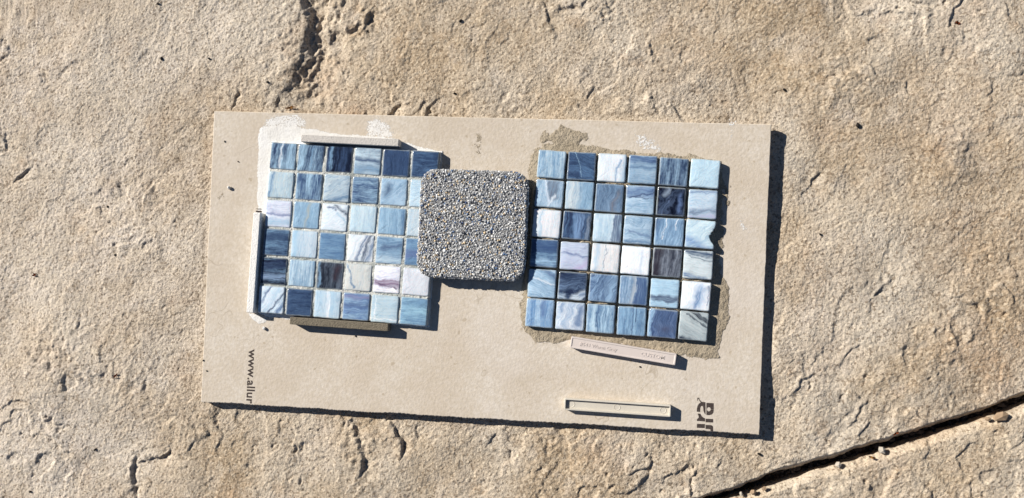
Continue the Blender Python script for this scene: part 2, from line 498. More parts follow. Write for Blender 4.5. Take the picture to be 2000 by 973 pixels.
def slab(name, edge, up, sgrid, top_off, mat, seed_shift, lip, lipw, shift):
    gx = spaced(-1.1, -.475, .315, .95, .0007)
    ey = edge_y(edge, gx) + shift + .0007 * fbm(gx, gx * 0 + seed_shift, .016, 200, 3) + .0005 * fbm(gx, gx * 0 + seed_shift, .003, 210, 2)
    X = np.repeat(gx[None, :], len(sgrid), 0); S = np.repeat(sgrid[:, None], len(gx), 1)
    Y = ey[None, :] + up * S
    xs, ys = X.ravel(), Y.ravel(); s = S.ravel()
    h = stone_height(xs + seed_shift, ys) if seed_shift else stone_height(xs, ys)
    # rounded lip along the joint
    sc = np.maximum(s, 0)
    h = h + top_off - lip * np.clip(1 - sc / lipw, 0, 1) ** 1.08 * (1 + .25 * fbm(xs, ys, .006, 220, 3))
    # keep the stone under the board just below it
    sd = poly_sdf(xs, ys, [tuple(p)[:2] for p in board_w]) if up > 0 else np.full(xs.shape, -1.0)
    lim = .0013 + .02 * sstep(.004, .03, -sd)
    h = np.where(sd > -.03, np.minimum(h, lim), h)
    h = np.where(sd > .0, np.maximum(h, -.0018), h)
    V = np.stack([xs, ys, h], 1)
    ny, nx = X.shape
    idx = np.arange(ny * nx).reshape(ny, nx)
    q = np.stack([idx[:-1, :-1], idx[:-1, 1:], idx[1:, 1:], idx[1:, :-1]], -1).reshape(-1, 4)
    if up < 0: q = q[:, ::-1]
    # side face going down from the first row
    rows = [V[idx[0]]]; base = len(V); extra = []; qs = []
    prev = idx[0]
    for k, dz in enumerate((.0025, .006, .011, .018, .04)):
        r = V[idx[0]].copy(); r[:, 2] -= dz
        r[:, 1] += up * (-.0006 * (k < 3) + .0012 * fbm(r[:, 0], r[:, 2] + seed_shift, .007, 230, 3))
        ids = base + np.arange(nx) + k * nx
        a = np.stack([prev[:-1], ids[:-1], ids[1:], prev[1:]], -1)
        qs.append(a if up > 0 else a[:, ::-1])
        extra.append(r); prev = ids
    V = np.concatenate([V] + extra); q = np.concatenate([q] + qs)
    me = np_mesh(name, V, q)
    stone_masks(me, V[:, 0], V[:, 1])
    return mesh_obj(name, me, mat)

sg_main = spaced(-.0001, 0, .50, 1.2, .0007); sg_main = sg_main[sg_main >= 0]
o = slab('flagstone', edge_a, 1, sg_main, 0.0, STONE, 0.0, .0120, .0056, -.0036)
tag(o, 'large rough tan sandstone flagstone lying under the sample board', kind='structure')
sg2 = spaced(-.0001, 0, .10, .55, .0007); sg2 = sg2[sg2 >= 0]
o = slab('flagstone', edge_b, -1, sg2, -.0012, STONE2, 3.37, .0030, .0040, -.0014)
tag(o, 'neighbouring sandstone flagstone beyond the open dark joint', kind='structure')

# soil at the bottom of the joint
gx = np.arange(-1.1, .95, .003); ea = edge_y(edge_a, gx) - .004; eb = edge_y(edge_b, gx)
ts = np.linspace(-.35, 1.35, 14)
X = np.repeat(gx[None], len(ts), 0); Y = eb[None] + (ea - eb)[None] * ts[:, None]
Z = -.0165 + .002 * fbm(X, Y, .012, 300, 3) + .001 * fbm(X, Y, .004, 305, 2)
idx = np.arange(X.size).reshape(X.shape)
q = np.stack([idx[:-1, :-1], idx[:-1, 1:], idx[1:, 1:], idx[1:, :-1]], -1).reshape(-1, 4)
o = mesh_obj('joint_soil', np_mesh('joint_soil', np.stack([X.ravel(), Y.ravel(), Z.ravel()], 1), q), SOIL)
tag(o, 'dark gritty soil at the bottom of the joint between flagstones', kind='structure')

# ================================================================ sample board
ctr = sum(board_w, Vector()) / 4
board = empty('sample_board', (ctr.x, ctr.y, BT - BTH))
tag(board, 'beige fibre cement board with cut-off printed lettering, lying on the flagstone', 'board')

def edge_pts(a, b, n, rough, seed):
    r = np.random.RandomState(seed); out = []
    d = (b - a); nrm = Vector((-d.y, d.x, 0)).normalized()
    off = 0.0
    for i in range(n):
        t = i / n
        j = rough * (fbm(np.array([t * d.length]), np.array([seed * 3.1]), .02, 400 + seed, 4)[0] * 1.6 + r.uniform(-.35, .35)) * (0 if i == 0 else 1)
        out.append(a + d * t + nrm * j)
    return out
bp = []
bp += edge_pts(board_w[0], board_w[1], 150, .00012, 1)
bp += edge_pts(board_w[1], board_w[2], 110, .00035, 2)
bp += edge_pts(board_w[2], board_w[3], 380, .0006, 3)
bp += edge_pts(board_w[3], board_w[0], 90, .00012, 4)
n = len(bp)
bm = bmesh.new()
def ring(zoff, inset, jz=0.0):
    vs = []
    for i, p in enumerate(bp):
        d = (ctr - p); d.z = 0; d.normalize()
        a = bp[(i + 1) % n] - bp[i - 1]; nr = Vector((a.y, -a.x, 0)).normalized()
        if nr.dot(d) < 0: nr = -nr
        q = p + nr * inset
        vs.append(bm.verts.new((q.x - ctr.x, q.y - ctr.y, zoff + random.uniform(-jz, jz))))
    return vs
rings = [ring(0, .0003, .0), ring(.0012, .0, .0002), ring(.003, -.0003, .0003), ring(BTH - .0005, 0, .0001), ring(BTH, .0005)]
for a, b in zip(rings, rings[1:]):
    for i in range(n):
        bm.faces.new((a[i], a[(i + 1) % n], b[(i + 1) % n], b[i]))
bm.faces.new(rings[-1]); bm.faces.new(rings[0][::-1])
from_bm('panel', bm, BOARD, board)

# ---- printing on the board
def text_mesh(txt, name, extrude=0.0, offset=0.0, spacing=1.0):
    cu = bpy.data.curves.new(name, 'FONT'); cu.body = txt; cu.size = 1.0; cu.extrude = extrude; cu.offset = offset
    cu.space_character = spacing; cu.resolution_u = 4
    to = bpy.data.objects.new(name, cu); C.objects.link(to)
    bpy.context.view_layer.update()
    me = bpy.data.meshes.new_from_object(to.evaluated_get(bpy.context.evaluated_depsgraph_get()))
    bpy.data.objects.remove(to); bpy.data.curves.remove(cu)
    me.name = name
    co = np.empty(len(me.vertices) * 3, np.float32); me.vertices.foreach_get('co', co); co = co.reshape(-1, 3)
    return me, co

def fit_text(txt, name, length, height, extrude_z, offset, spacing=1.0, zbase=0.0):
    """text mesh fitted to a length and height, starting at the origin"""
    me, co = text_mesh(txt, name, 0.1 if extrude_z else 0.0, offset, spacing)
    mn = co.min(0); mx = co.max(0)
    co[:, 0] = (co[:, 0] - mn[0]) / (mx[0] - mn[0]) * length
    co[:, 1] = (co[:, 1] - mn[1]) / (mx[1] - mn[1]) * height
    co[:, 2] = (np.where(co[:, 2] > 0, extrude_z, 0.0) if extrude_z else 0.0) + zbase
    me.vertices.foreach_set('co', co.ravel()); me.update()
    return me

a = at(480.5 + 5.2, 682, BT); b = at(480.5, 790, BT)
me = fit_text('www.allur', 'printed_address', (b - a).length * .985, .0061, 0, .022, 1.05)
o = mesh_obj('printed_address', me, PRINT, board)
dv = b - a
o.location = (a.x - ctr.x, a.y - ctr.y, BTH + .00006); o.rotation_euler = (0, 0, math.atan2(dv.y, dv.x))
o['label'] = 'dark printed letters www.allur running to the cut edge'

logo = [
    [(368, 250), (300, 243), (245, 275), (215, 325), (205, 375), (203, 430), (267, 435), (270, 365), (280, 330), (300, 318), (320, 330), (327, 370), (330, 415), (345, 455), (368, 487)],
    [(385, 262), (525, 268), (525, 385), (468, 385), (458, 355), (432, 343), (406, 353), (394, 382), (385, 382)],
    [(385, 385), (394, 385), (404, 412), (432, 426), (458, 414), (468, 388), (525, 388), (518, 450), (490, 483), (440, 497), (385, 492)],
    [(213, 165), (248, 165), (255, 200), (302, 246), (276, 254), (243, 206), (236, 182), (226, 182), (222, 222), (212, 224)],
    [(215, 465), (272, 468), (300, 522), (330, 542), (360, 556), (360, 616), (205, 606), (205, 576), (240, 542), (236, 510)],
    [(372, 562), (515, 570), (515, 636), (370, 631)],
    [(208, 660), (358, 665), (355, 743), (203, 736)],
    [(370, 680), (480, 686), (505, 702), (515, 735), (515, 806), (462, 800), (462, 772), (450, 764), (368, 756)],
]
bm = bmesh.new()
for poly in logo:
    vs = []
    for x, y in poly:
        p = at(1340 + x / 9.73, 760 + y / 9.73, BT); vs.append(bm.verts.new((p.x - ctr.x, p.y - ctr.y, BTH + .00006)))
    bm.faces.new(vs)
bm.normal_update()
bmesh.ops.triangulate(bm, faces=bm.faces[:], ngon_method='EAR_CLIP')
me = bpy.data.meshes.new('printed_logo'); 
for f in bm.faces:
    f.normal_update()
    if f.normal.z < 0: f.normal_flip()
bm.to_mesh(me); bm.free()
o = mesh_obj('printed_logo', me, PRINT, board)
o['label'] = 'dark printed logo letters cut off by the board edge'
bm = bmesh.new()
for y0, y1 in ((407.6, 408.6), (411.6, 414.6), (416.2, 417.0)):
    bm.faces.new([bm.verts.new(Vector((*at(x, y, BT).xy, 0)) - Vector((ctr.x, ctr.y, -BTH - .0006))) for x, y in ((500.5, y1), (511, y1 + .2), (511, y0 + .2), (500.5, y0))])
o = from_bm('printed_mark', bm, PRINT, board)
o['label'] = 'tiny printed lines beside the white mortar'

# ================================================================ mosaics
PITCH = .0206; PY = PITCH * .992; TILE = .0192; TH_T = .0043

def tile_mesh(seed, chip=False):
    r = np.random.RandomState(seed)
    hs = TILE / 2; rad = .0009; pts = []
    for cxs, cys, a0 in ((1, 1, 0), (-1, 1, 90), (-1, -1, 180), (1, -1, 270)):
        for k in range(4):
            a = math.radians(a0 + 30 * k)
            pts.append([cxs * (hs - rad) + rad * math.cos(a), cys * (hs - rad) + rad * math.sin(a)])
        # points along the next side
        nx, ny = {0: (-1, 1), 90: (-1, -1), 180: (1, -1), 270: (1, 1)}[a0]
        a = math.radians(a0 + 90)
        p0 = np.array(pts[-1]); p1 = np.array([nx * (hs - rad) + rad * math.cos(a), ny * (hs - rad) + rad * math.sin(a)])
        if chip and a0 == 270:
            for t, dx in ((.08, .0), (.16, -.0008), (.22, -.0019), (.30, -.0027), (.40, -.0034), (.48, -.0036), (.54, -.0025), (.60, -.0026), (.68, -.0012), (.72, -.0014), (.80, -.0003), (.9, 0)):
                p = p0 + (p1 - p0) * t; pts.append([p[0] + dx, p[1]])
        else:
            for t in (.15, .33, .5, .67, .85):
                p = p0 + (p1 - p0) * t + r.uniform(-.00016, .00016, 2); pts.append(list(p))
    pts = np.array(pts); n = len(pts)
    bm = bmesh.new()
    def rg(inset, z, jz=0.0):
        out = []
        for p in pts:
            L = np.hypot(*p); q = p * (1 - inset / max(abs(p[0]), abs(p[1])))
            out.append(bm.verts.new((q[0], q[1], z + r.uniform(-jz, jz))))
        return out
    R = [rg(.0010, 0), rg(.0002, .0011), rg(0, .0026), rg(.00008, TH_T - .0005), rg(.0003, TH_T - .00014, .00004), rg(.0009, TH_T, .00005), rg(.0045, TH_T + .00006, .00006)]
    for a, b in zip(R, R[1:]):
        for i in range(n):
            bm.faces.new((a[i], a[(i + 1) % n], b[(i + 1) % n], b[i]))
    c = bm.verts.new((0, 0, TH_T + .00008))
    for i in range(n): bm.faces.new((R[-1][i], R[-1][(i + 1) % n], c))
    bm.faces.new(R[0][::-1])
    me = bpy.data.meshes.new('tile')
    bmesh.ops.recalc_face_normals(bm, faces=bm.faces)
    bm.to_mesh(me); bm.free()
    me.polygons.foreach_set('use_smooth', [True] * len(me.polygons))
    me.materials.append(GLASS)
    return me
TILES = [tile_mesh(100 + i) for i in range(8)]
TILE_CHIP = tile_mesh(150, True)

# colours (photo values)
D = (26, 36, 68); N = (46, 74, 120); N2 = (60, 92, 142); Mb = (86, 126, 172); S = (120, 156, 192); B = (160, 190, 216)
P = (192, 210, 224); W = (228, 231, 235); G = (190, 199, 203); CH = (52, 58, 76); SL = (98, 118, 152); LV = (178, 182, 212); MV = (146, 120, 146)
# dark, light, stripe angle, frequency, bias, warp, contrast, patches (angle, cx, cy, half-length, half-width, softness, colour)
LT = [
 [(N, B, 85, 4, .45, .15, 3.0, [(88, -.08, 0, .5, .03, .05, W), (86, .28, .0, .6, .14, .15, B)]), (N, B, 82, 4, .22, .1, 2.4, [(80, -.34, 0, .7, .13, .12, B), (82, .05, .1, .6, .02, .03, S)]), (D, N2, 86, 5, .35, .2, 2.0, [(86, .42, -.2, .5, .10, .1, D), (85, -.3, .0, .5, .05, .06, S)]),
  (SL, P, 0, 4, .75, .1, 1.4, [(-2, 0, .03, .7, .07, .10, (66, 92, 136)), (0, 0, -.3, .7, .14, .2, S)]), (N, N2, 88, 7, .4, .1, 1.6, []), (N, Mb, 0, 5, .3, .1, 1.6, [])],
 [(B, (196, 208, 213), 86, 3, .7, .2, 1.3, [(84, -.36, 0, .7, .05, .08, Mb)]), (N2, B, 88, 5, .42, .1, 2.8, []), (S, (196, 208, 216), 30, 3, .75, .5, 1.5, [(15, .0, -.42, .6, .05, .08, Mb)]),
  (N2, B, 2, 4, .4, .25, 2.0, []), (S, (172, 196, 220), 40, 3, .75, .5, 1.2, [(75, -.26, .05, .22, .10, .2, (56, 84, 128))]), (B, P, 10, 3, .7, .3, 1.2, [])],
 [(LV, (214, 219, 232), 0, 4, .75, .2, 1.4, [(0, 0, .0, .7, .035, .06, (128, 136, 180)), (0, 0, -.3, .7, .12, .15, B)]), (S, B, 84, 4, .5, .25, 2.0, [(82, .05, 0, .5, .04, .08, (186, 190, 182))]), (P, (222, 228, 236), 20, 3, .7, .5, 1.5, [(-25, .22, .28, .32, .05, .08, (62, 76, 108)), (-30, -.12, .32, .2, .03, .05, (78, 96, 140)), (-40, .3, -.05, .3, .02, .04, B)]),
  (B, (200, 216, 226), 88, 4, .8, .1, 1.2, []), (S, B, 86, 4, .55, .3, 2.2, [(88, .4, 0, .6, .05, .08, Mb)]), (B, (198, 208, 216), 80, 3, .8, .3, 1, [])],
 [(N, S, 2, 4, .38, .2, 2.4, [(0, 0, .22, .7, .10, .15, N)]), (B, (200, 212, 224), 86, 4, .8, .2, 1.2, [(88, -.36, 0, .7, .08, .12, (150, 188, 218))]), (Mb, S, 0, 6, .5, .1, 2.0, []),
  (P, W, 70, 3, .8, .3, 1.2, [(70, .02, .0, .55, .05, .06, (96, 118, 160)), (76, .2, .0, .6, .06, .05, (54, 74, 116)), (72, .38, -.05, .6, .08, .08, (116, 138, 176))]), (Mb, B, 2, 4, .55, .2, 1.6, [(8, .08, .12, .42, .07, .15, (70, 92, 140)), (0, 0, -.35, .7, .12, .2, P)]), (Mb, S, 0, 5, .5, .1, 2, [(0, 0, -.1, .7, .12, .1, (92, 112, 166))])],
 [(D, S, 4, 4, .35, .25, 2.4, [(8, 0, .22, .7, .16, .2, (40, 58, 104)), (4, 0, -.2, .7, .1, .15, (138, 160, 196))]), (S, P, 88, 7, .6, .08, 2.2, []), (CH, (112, 124, 144), 84, 5, .38, .2, 2.2, [(80, .25, .12, .28, .12, .14, (84, 70, 80)), (86, -.38, 0, .6, .04, .05, S)]),
  ((188, 198, 206), (212, 214, 210), 85, 3, .8, .2, 1.2, [(110, -.32, .05, .5, .025, .03, Mb)]), (LV, (238, 238, 243), 2, 3, .85, .2, 1.0, [(-3, .05, -.14, .6, .13, .06, (152, 128, 156)), (-14, -.05, -.2, .45, .015, .03, (92, 70, 110))]), ((200, 204, 216), (218, 221, 228), 80, 3, .7, .4, 1.2, [])],
 [(B, (216, 225, 236), 60, 4, .8, .2, 1.6, [(56, -.28, .12, .7, .03, .05, (70, 98, 150)), (52, .12, -.18, .6, .035, .04, (58, 76, 120)), (58, .36, -.25, .5, .06, .06, (96, 124, 172))]), (N, (78, 108, 150), 2, 5, .3, .1, 2.0, []), (B, (192, 208, 222), 88, 4, .7, .1, 1.6, [(89, .02, 0, .7, .05, .06, W)]),
  ((92, 124, 178), B, 0, 4, .4, .2, 2.0, [(0, .1, .36, .6, .08, .12, (138, 136, 178)), (0, 0, .05, .6, .06, .1, (74, 100, 154))]), (B, (190, 206, 216), 0, 3, .8, .1, 1.2, [(0, 0, -.36, .6, .02, .03, W), (90, -.34, .0, .6, .02, .03, W)]), (Mb, (150, 188, 212), 0, 4, .6, .15, 1.8, [])],
]
RT = [
 [(S, P, 89, 5, .55, .08, 2.2, []), (N, Mb, -18, 4, .38, .4, 2.0, [(-75, -.1, .1, .5, .008, .02, B)]), (P, (224, 228, 234), 86, 3, .85, .2, 1.2, [(82, .2, -.1, .45, .035, .05, (130, 160, 198)), (85, .42, 0, .6, .06, .1, B)]),
  (S, (166, 188, 210), 0, 4, .6, .15, 1.5, [(0, 0, .36, .7, .12, .08, (70, 102, 156)), (-3, 0, .07, .6, .04, .08, (92, 122, 164))]), (N, (150, 178, 206), 88, 5, .4, .08, 2.8, []), (B, (196, 217, 230), 60, 2, .75, .4, 1.2, [])],
 [(S, (186, 206, 226), 80, 3, .65, .3, 1.4, [(98, .12, .15, .34, .20, .10, (118, 130, 154)), (62, .1, -.26, .32, .05, .05, (214, 222, 232)), (105, -.1, .1, .42, .04, .05, (210, 220, 234))]), (S, B, 86, 4, .5, .3, 1.8, [(88, -.27, 0, .7, .2, .2, (208, 216, 220))]), ((84, 112, 150), (132, 160, 194), 84, 4, .45, .4, 2.0, [(80, .22, -.1, .4, .05, .12, (138, 138, 150))]),
  (S, (188, 208, 228), 0, 4, .6, .25, 1.4, [(2, 0, .3, .7, .16, .12, (88, 118, 170)), (14, .1, .2, .5, .015, .03, (52, 70, 118)), (-2, 0, .1, .6, .015, .03, (66, 90, 138))]), ((20, 28, 58), (92, 112, 152), 60, 3, .28, .9, 2.6, [(70, -.15, .36, .18, .08, .1, (150, 164, 186)), (88, .33, -.05, .35, .06, .1, (96, 124, 180))]), (B, (198, 210, 224), 0, 4, .65, .4, 1.6, [(0, 0, .4, .7, .04, .06, (110, 134, 176)), (0, .05, -.25, .6, .07, .12, (118, 134, 166)), (0, 0, -.42, .6, .05, .06, LV)])],
 [(P, (228, 228, 232), 86, 3, .85, .2, 1.0, [(88, -.2, 0, .7, .04, .05, (176, 200, 222))]), ((42, 60, 106), Mb, 86, 5, .3, .3, 2.4, [(86, .05, -.02, .45, .16, .1, (118, 150, 196)), (86, .38, -.05, .4, .05, .08, (158, 168, 186))]), (B, (206, 220, 230), 88, 4, .7, .1, 1.6, [(88, .34, 0, .7, .16, .04, (98, 116, 152))]),
  (S, (184, 204, 224), 0, 4, .6, .5, 1.8, [(-8, .05, -.12, .4, .025, .06, (92, 116, 166)), (0, 0, -.4, .6, .05, .08, Mb)]), (Mb, (158, 188, 218), 80, 4, .5, .2, 1.8, [(82, -.15, .1, .42, .012, .02, W), (80, .2, .25, .2, .012, .02, W), (80, -.42, .3, .3, .1, .12, N2)]), (B, (204, 220, 228), 40, 3, .75, .5, 1.4, [(-25, -.1, -.38, .7, .13, .2, (112, 144, 196))])],
 [(N2, S, 0, 5, .42, .1, 2.4, [(0, 0, .24, .7, .18, .15, (44, 84, 142)), (0, 0, -.3, .7, .09, .12, (158, 190, 220))]), (LV, (196, 208, 224), 4, 4, .6, .25, 1.6, [(-6, 0, .05, .5, .03, .06, (104, 118, 172)), (30, .3, -.36, .5, .1, .2, (192, 176, 212))]), (P, (230, 227, 226), 88, 3, .85, .15, 1.0, [(86, -.32, 0, .6, .07, .1, (172, 196, 220)), (88, -.02, .1, .5, .01, .02, SL)]),
  ((210, 216, 226), (238, 240, 243), 84, 3, .8, .25, 1.2, [(86, .18, -.1, .5, .05, .12, (186, 200, 220))]), ((74, 78, 96), (152, 160, 176), 86, 6, .5, .1, 2.8, [(87, -.34, 0, .7, .13, .14, (64, 56, 68))]), (G, (206, 216, 222), -8, 3, .75, .1, 1.2, [(-8, .1, .4, .8, .10, .08, (58, 84, 124)), (-12, .1, .2, .5, .02, .04, (88, 108, 132)), (-14, -.2, -.42, .6, .09, .06, (82, 118, 168))])],
 [(S, (176, 200, 224), -22, 4, .6, .3, 1.6, [(-28, .25, .32, .4, .06, .1, (84, 112, 158)), (-20, .1, .1, .5, .02, .05, W)]), ((40, 58, 100), (104, 128, 166), 4, 4, .35, .5, 2.2, [(22, .3, -.32, .32, .14, .08, (206, 218, 230)), (10, .38, -.28, .12, .06, .08, (104, 132, 178)), (20, -.42, -.42, .2, .1, .1, (190, 208, 228))]), (N2, (144, 174, 210), 66, 4, .5, .5, 2.2, [(75, .36, 0, .6, .12, .2, (150, 180, 212))]),
  (Mb, (166, 188, 214), 87, 4, .6, .15, 2.0, [(87, .25, 0, .7, .2, .05, (66, 98, 154)), (88, -.02, 0, .6, .05, .08, (186, 192, 200))]), (B, (176, 204, 226), 0, 4, .6, .15, 1.4, [(-1, 0, -.18, .7, .10, .06, (92, 108, 140))]), (P, (236, 237, 241), 80, 3, .8, .4, 1.2, [(82, .12, 0, .45, .14, .2, (142, 170, 208)), (80, .05, -.15, .3, .05, .08, (104, 132, 182)), (96, .4, .05, .35, .02, .04, (110, 128, 168))])],
 [((98, 142, 194), (176, 200, 224), 88, 4, .5, .2, 2.4, [(88, .1, .15, .3, .06, .12, (76, 112, 172))]), ((152, 174, 206), (218, 224, 232), 78, 4, .6, .7, 2.4, [(84, .32, .02, .38, .09, .12, (96, 124, 172)), (80, -.36, .28, .2, .06, .08, (112, 142, 186))]), (Mb, (178, 204, 226), 88, 6, .55, .15, 2.4, [(89, -.28, 0, .6, .07, .06, (186, 208, 226)), (89, -.14, 0, .6, .02, .03, N2)]),
  (Mb, (150, 184, 214), 89, 5, .5, .08, 2.0, [(89, .02, 0, .6, .02, .04, N2), (89, .15, .25, .3, .02, .03, N)]), ((62, 90, 142), (112, 134, 178), 86, 4, .35, .4, 2.0, [(88, -.43, 0, .7, .06, .06, (158, 192, 224)), (20, .1, -.2, .2, .08, .2, (88, 90, 124))]), ((160, 172, 180), (190, 199, 202), -25, 3, .6, .2, 1.2, [(-28, .18, .34, .6, .09, .06, (30, 40, 66)), (-28, .1, .16, .5, .02, .03, (62, 76, 96)), (-26, -.3, -.46, .5, .06, .05, (34, 48, 84))])],
]
def set_tile(o, spec, seed):
    dk, lt, ang, fr, bias, warp, con, patches = spec
    o['c_dark'] = [float(v) for v in K(*dk)]; o['c_light'] = [float(v) for v in K(*lt)]
    o['pat_a'] = [math.radians(ang), float(fr), float(bias)]
    o['pat_b'] = [float(warp), float(con), float(seed)]
    for i in range(3):
        if i < len(patches):
            a, cx, cy, hl, hw, so, col = patches[i]
            o['pa%d' % (i + 1)] = [math.radians(a), float(cx), float(cy)]
            o['pb%d' % (i + 1)] = [float(hl), float(hw), float(so)]
            o['pc%d' % (i + 1)] = [float(v) for v in K(*col)]
        else:
            o['pa%d' % (i + 1)] = [0.0, 0.0, 0.0]; o['pb%d' % (i + 1)] = [-5.0, -5.0, .1]; o['pc%d' % (i + 1)] = [0.0, 0.0, 0.0]

BED = .0008
def mosaic(loc, rz, table, label, seed):
    root = empty('mosaic_panel', (loc[0], loc[1], BT), rz)
    tag(root, label, 'mosaic')
    r = random.Random(seed)
    for i in range(6):
        for j in range(6):
            chip = table is RT and (i, j) == (2, 5)
            o = bpy.data.objects.new('tile', TILE_CHIP if chip else TILES[r.randrange(8)])
            link(o, root)
            amt = 1.0 if table is RT else .6
            o.location = ((j - 2.5) * PITCH + r.uniform(-.00022, .00022) * amt, (2.5 - i) * PY + r.uniform(-.00022, .00022) * amt, BED - .0001 + r.uniform(-.0001, .0002) * amt)
            o.rotation_euler = (math.radians(r.uniform(-1.3, 1.3)) * amt, math.radians(r.uniform(-1.3, 1.3)) * amt, math.radians(r.uniform(-1.0, 1.0)) * amt)
            sc = r.uniform(.985, 1.012); o.scale = (sc, r.uniform(.985, 1.01), 1)
            set_tile(o, table[i][j], r.uniform(0, 60))
    return root
ML = (-.1750, .0310); MLA = -.0737
MR = (.0153, .0222); MRA = -.0779
mos_l = mosaic(ML, MLA, LT, 'blue and white glass mosaic with pale grouted joints in white mortar', 11)
mos_r = mosaic(MR, MRA, RT, 'blue and white glass mosaic with open dark joints in tan mortar', 23)
mos_r['label'] = 'blue glass mosaic with open dark ungrouted joints, set in tan mortar'

def relief(name, parent, mat, box, fn, step=.0007):
    """height sheet on the board; fn(x, y world) gives thickness, negative = nothing"""
    xs = np.arange(box[0], box[2], step); ys = np.arange(box[1], box[3], step)
    X, Y = np.meshgrid(xs, ys)
    T = fn(X, Y); cov = None
    if isinstance(T, tuple): T, cov = T
    idx = np.arange(X.size).reshape(X.shape)
    keep = T > 0
    kq = keep[:-1, :-1] | keep[:-1, 1:] | keep[1:, 1:] | keep[1:, :-1]
    q = np.stack([idx[:-1, :-1], idx[:-1, 1:], idx[1:, 1:], idx[1:, :-1]], -1)[kq]
    used = np.unique(q); remap = np.full(X.size, -1); remap[used] = np.arange(len(used))
    q = remap[q]
    x, y, t = X.ravel()[used], Y.ravel()[used], np.where(T > 0, T, -.0002).ravel()[used]
    inv = parent.matrix_basis.inverted() if parent else Matrix()
    m = np.array(inv)
    V = np.stack([x, y, BT + t, np.ones_like(x)], 1) @ m.T
    me = np_mesh(name, V[:, :3], q)
    vattr(me, 'cover', cov.ravel()[used] if cov is not None else np.ones(len(used)))
    return mesh_obj(name, me, mat, parent)
bpy.context.view_layer.update()

def local(root_loc, a, x, y):
    dx = x - root_loc[0]; dy = y - root_loc[1]; c, s = math.cos(-a), math.sin(-a)
    return dx * c - dy * s, dx * s + dy * c

def pw(pts): return [tuple(at(x, y, BT))[:2] for x, y in pts]

# tan mortar round the right mosaic
TAN_MAIN = pw([(1031, 345), (1034, 305), (1048, 287), (1064, 280), (1130, 284), (1200, 290), (1270, 299), (1345, 303), (1412, 312), (1414, 420), (1408, 530), (1424, 560), (1426, 590), (1421, 630), (1408, 668), (1402, 695), (1372, 702), (1330, 696), (1250, 682), (1190, 671), (1118, 668), (1082, 674), (1040, 664), (1020, 648), (1017, 600), (1022, 560), (1036, 480)])
TAN_TOP = pw([(1052, 282), (1056, 262), (1070, 248), (1085, 238), (1100, 246), (1122, 250), (1145, 258), (1154, 272), (1140, 280), (1165, 292), (1080, 292)])
TAN_BITS = pw([(1410, 318), (1432, 318), (1438, 345), (1424, 352), (1436, 400), (1452, 440), (1444, 458), (1412, 458), (1408, 400)])
def tan_fn(X, Y):
    nz = fbm(X, Y, .009, 500, 4); fine = fbm(X, Y, .002, 510, 2); blot = fbm(X, Y, .012, 520, 4)
    s1 = poly_sdf(X, Y, TAN_MAIN) + .0020 * nz + .0014 * fine
    s2 = poly_sdf(X, Y, TAN_TOP) + .0030 * nz - .005 * sstep(.05, .4, blot)
    s3 = poly_sdf(X, Y, TAN_BITS) * .5 + .009 * (blot - .36) + .002 * fine
    s = np.maximum(np.maximum(s1, s2), s3)
    t = np.where(s > 0, .00006 + np.minimum(s * .14, .0005) + .00022 * np.abs(fine) + .00012 * np.abs(nz), -1)
    t = np.where((s2 > s1) & (t > 0), t * .8 + .0004 * np.maximum(blot, 0), t)
    lx, ly = local(MR, MRA, X, Y)
    ins = (np.abs(lx) < 3 * PITCH - .0009) & (np.abs(ly) < 3 * PY - .0009)
    gx_ = np.abs((lx / PITCH + 3) - np.round(lx / PITCH + 3)) * PITCH; gy_ = np.abs((ly / PY + 3) - np.round(ly / PY + 3)) * PY
    jt = ins & ((gx_ < .0009) | (gy_ < .0009))
    lump = np.clip(fbm(X, Y, .009, 530, 3) + .10, 0, 1) * .0052
    t = np.where(ins, BED + .0001 * fine, t)
    t = np.where(jt, BED + .0002 + np.minimum(lump, .0028), t)
    cov = np.where(ins, 1.0, np.clip(s / .0020, 0, 1)); t = np.where((s > -.0012) & (t < 0), .00005, t)
    # squeezed-out ridge that carries the aggregate sample
    lft = (lx < -3 * PITCH + .0008) & (lx > -3 * PITCH - .0045) & (np.abs(ly) < .040)
    ridge = .0038 * sstep(-.0645, -.0620, lx) * sstep(.040, .030, np.abs(ly - .0))
    t = np.where(lft & (t > 0), np.maximum(t, ridge + .0003 * fine), t)
    return t, np.where(lft, 1.0, cov)
lo = at(1010, 715, BT); hi = at(1460, 230, BT)
o = relief('mortar_bed', mos_r, MORTAR_TAN, (lo.x - .003, lo.y, hi.x, hi.y), tan_fn)
o['label'] = 'rough tan mortar squeezed out around the tiles'

WH_MAIN = pw([(506, 248), (530, 243), (585, 246), (640, 258), (700, 263), (775, 270), (820, 284), (862, 296), (862, 310), (838, 636), (600, 628), (528, 622), (500, 613), (497, 560), (503, 440), (500, 412), (503, 320)])
WH_TOP = pw([(508, 252), (520, 232), (545, 224), (585, 222), (600, 238), (600, 252)])
WH_TOP2 = pw([(715, 268), (716, 236), (735, 230), (765, 246), (772, 270)])
WH_BL = pw([(481, 608), (500, 612), (524, 624), (520, 631), (505, 635), (494, 626), (486, 618)])
WH_R = pw([(1240, 262), (1262, 264), (1300, 292), (1290, 298), (1258, 292), (1245, 280)])
WH_R2 = pw([(1423, 238), (1436, 240), (1432, 268), (1427, 268)])
WH_R3 = pw([(1440, 418), (1450, 420), (1462, 456), (1448, 456)])
WH_R4 = pw([(1095, 250), (1108, 262), (1124, 282), (1116, 286), (1100, 270)])
